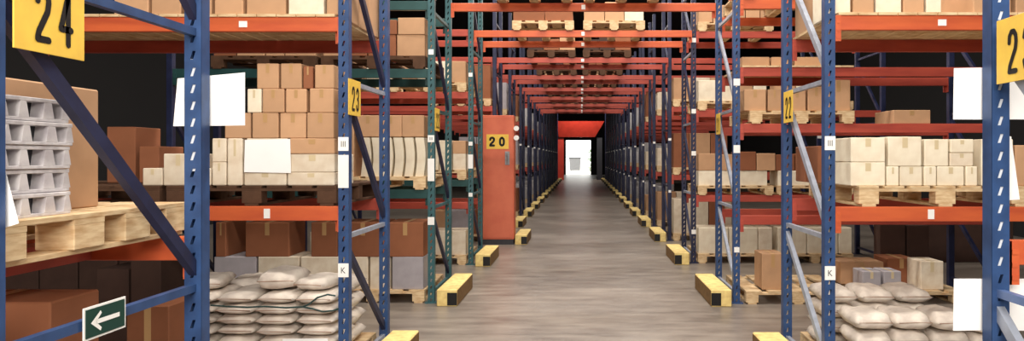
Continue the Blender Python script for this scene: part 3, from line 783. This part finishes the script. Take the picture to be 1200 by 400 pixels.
# far rows: one wrapped load per pallet place
def mk_wrap(h_,w_,seed):
    def make():
        r=empty('wrapped_pallet_load'); tag(r,'x','pallet load')
        rr=random.Random(seed); m=MB(); n=4
        for i in range(3):
            for j in range(3):
                m.box(-w_/2+i*w_/3,-w_/2+(i+1)*w_/3-.012,.02+j*.34,.02+j*.34+.33,.15,.15+h_*rr.uniform(.82,1),.012)
        m.build('wrapped_goods','film',r)
        m=MB()
        for i in range(5): m.box(-w_/2+i*w_*.212,-w_/2+i*w_*.212+w_*.152,0,1.06,.128,.15)
        for x in (-w_/2,-.07,w_/2-.14): m.box(x,x+.14,0,1.06,.0,.128)
        m.build('pallet_base','wood',r)
        return r
    return Proto(make)
wr=[mk_wrap(.6,1.1,1),mk_wrap(.7,1.1,2),mk_wrap(.5,1.05,3)]
for k in range(7,NROW):
    for s in 'LR':
        for z,lv in ((0,'floor'),(1.28+T,'lower'),(2.66+T,'middle')):
            if k>8 and z>0: continue
            wr[(k+int(z*3))%3].put((X0(s)+sg(s)*.75,rowY(s,k)+.01,z),0,f'wrapped pallet load on the {lv} level by the aisle, {ORD[k]} row, {SIDE[s]}','wrapped pallet loads along the far aisle')
for k in range(9,NROW):
    for s in 'LR':
        for z,lv in ((1.28,'lower'),(2.66,'middle')):
            rail(s,k,z,False,'red',lv); rail(s,k,z,True,'red',lv)
            wr[(k+int(z*3))%3].put((X0(s)+sg(s)*.75,rowY(s,k)+.01,z+T),0,f'wrapped pallet load on the {lv} level by the aisle, {ORD[k]} row, {SIDE[s]}','wrapped pallet loads along the far aisle')
# loads over the aisle
for k in range(2,NROW):
    y=(rowY('L',k)+rowY('R',k))/2+.0
    for i,x in enumerate((-.60,.52)):
        if k>9: continue
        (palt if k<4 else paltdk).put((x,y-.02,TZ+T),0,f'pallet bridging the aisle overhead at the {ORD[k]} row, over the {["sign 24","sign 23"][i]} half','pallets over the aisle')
        if k==3:
            bl=[('brown',.5,.18),('brown',.45,.15)] if i==0 else [('tan',.33,.28),('tan',.31,.30),('cream',.31,.27)]
        else:
            bl=[(R.choice(['brown','brown','tan','darkbrown']),.32,R.uniform(.2,.34)) for _ in range(3)]
        xx=x-.475
        for q,(mt,w_,h_) in enumerate(bl):
            carton(xx,xx+w_-.005,y+.01,y+.5,TZ+T+.15,TZ+T+.15+h_,mt,f'{TONE[mt]} carton {ORD[q+i*3]} across the overhead pallets of the {ORD[k]} row','cartons over the aisle',tape=False); xx+=w_

# ------------------------------------------------------------------ red cabinet numbered 20
cx0,cx1,cy=xy(566,13.4),xy(603,13.4),13.26
r=empty('steel_cabinet',((cx0+cx1)/2,cy,0)); w2=(cx1-cx0)/2
MB().box(-w2,w2,0,.38,.1,2.50,.008).build('cabinet_body','cabinet',r)
MB().box(-w2+.01,w2-.01,.01,.37,0,.1).build('plinth','darkgrey',r)
dr=MB().box(-w2+.02,w2-.02,-.012,0.001,.13,2.47,.004).build('door','cabinet',r)
hb=MB(); hb.box(w2-.17,w2-.08,-.02,-.011,1.54,1.80,.003); hb.tube([(w2-.125,-.045,1.58),(w2-.125,-.05,1.67),(w2-.125,-.045,1.76)],.012,8); hb.build('handle','metalgrey',dr)
pl=MB().box(-w2+.09,w2-.1,-.016,-.0115,1.85,2.13).build('number_plate','yellow',r)
for i,ch in enumerate('20'):
    obj('digit',glyph_mesh(ch,.115,.19,.042,'black'),pl,((-.11 if i==0 else .08),-.018,1.99))
tag(r,'tall red steel cabinet with number 20 at the aisle edge','cabinet')
for px,py in ((606.5,151),(608,162)):
    z=zz(py,13.4); m=MB(); m.tube([(w2+.05,.03,z),(w2+.05,-.03,z)],.05,14); m.box(w2-.002,w2+.05,-.012,.025,z-.02,z+.02)
    o=m.build('round_marker','white',r); o['label']='white round marker on the cabinet edge'

# ------------------------------------------------------------------ light
def area(name,loc,sx,sy,power,rot=(0,0,0),col=(1,.93,.84)):
    l=bpy.data.lights.new(name,'AREA'); l.shape='RECTANGLE'; l.size=sx; l.size_y=sy; l.energy=power; l.color=col
    o=bpy.data.objects.new(name,l); C.objects.link(o); o.location=loc; o.rotation_euler=rot; return o
area('front_fill',(0,-1.0,6.4),6,.5,260,(math.radians(30),0,0))  # unseen fill above and behind the camera for front faces
area('front_fill',(0,-2.2,3.5),5,1.4,360,(math.radians(80),0,0))  # low unseen fill added behind the camera to brighten front faces
for k in range(0,9):
    y=(rowY('L',k)+DEP+rowY('L',k+1))/2
    area('aisle_lamp_or_fill',(0,y,6.9),5,.35,{0:200,1:230,2:210,3:170}.get(k,110))
area('aisle_lamp_or_fill',(0,49.5,5.6),2.5,.4,160,(math.radians(25),0,0))  # unseen lamp added just to light the red header
wd=bpy.data.worlds.new('sky'); sc.world=wd; wd.use_nodes=True
wd.node_tree.nodes['Background'].inputs[0].default_value=(1,.99,.95,1); wd.node_tree.nodes['Background'].inputs[1].default_value=2.2

# ------------------------------------------------------------------ camera
cd=bpy.data.cameras.new('camera'); cam=bpy.data.objects.new('camera',cd); C.objects.link(cam)
cam.location=(0,0,CH); cam.rotation_euler=(math.pi/2,0,0)
cd.sensor_fit='HORIZONTAL'; cd.sensor_width=36; cd.lens=F/1200*36
cd.shift_x=(600-VX)/1200; cd.shift_y=-(200-VY)/1200
cd.clip_end=300; cd.clip_start=.05
sc.camera=cam
vs=sc.view_settings; vs.view_transform='Standard'; vs.look='None'; vs.gamma=1; vs.exposure=0.45; vs.use_curve_mapping=False
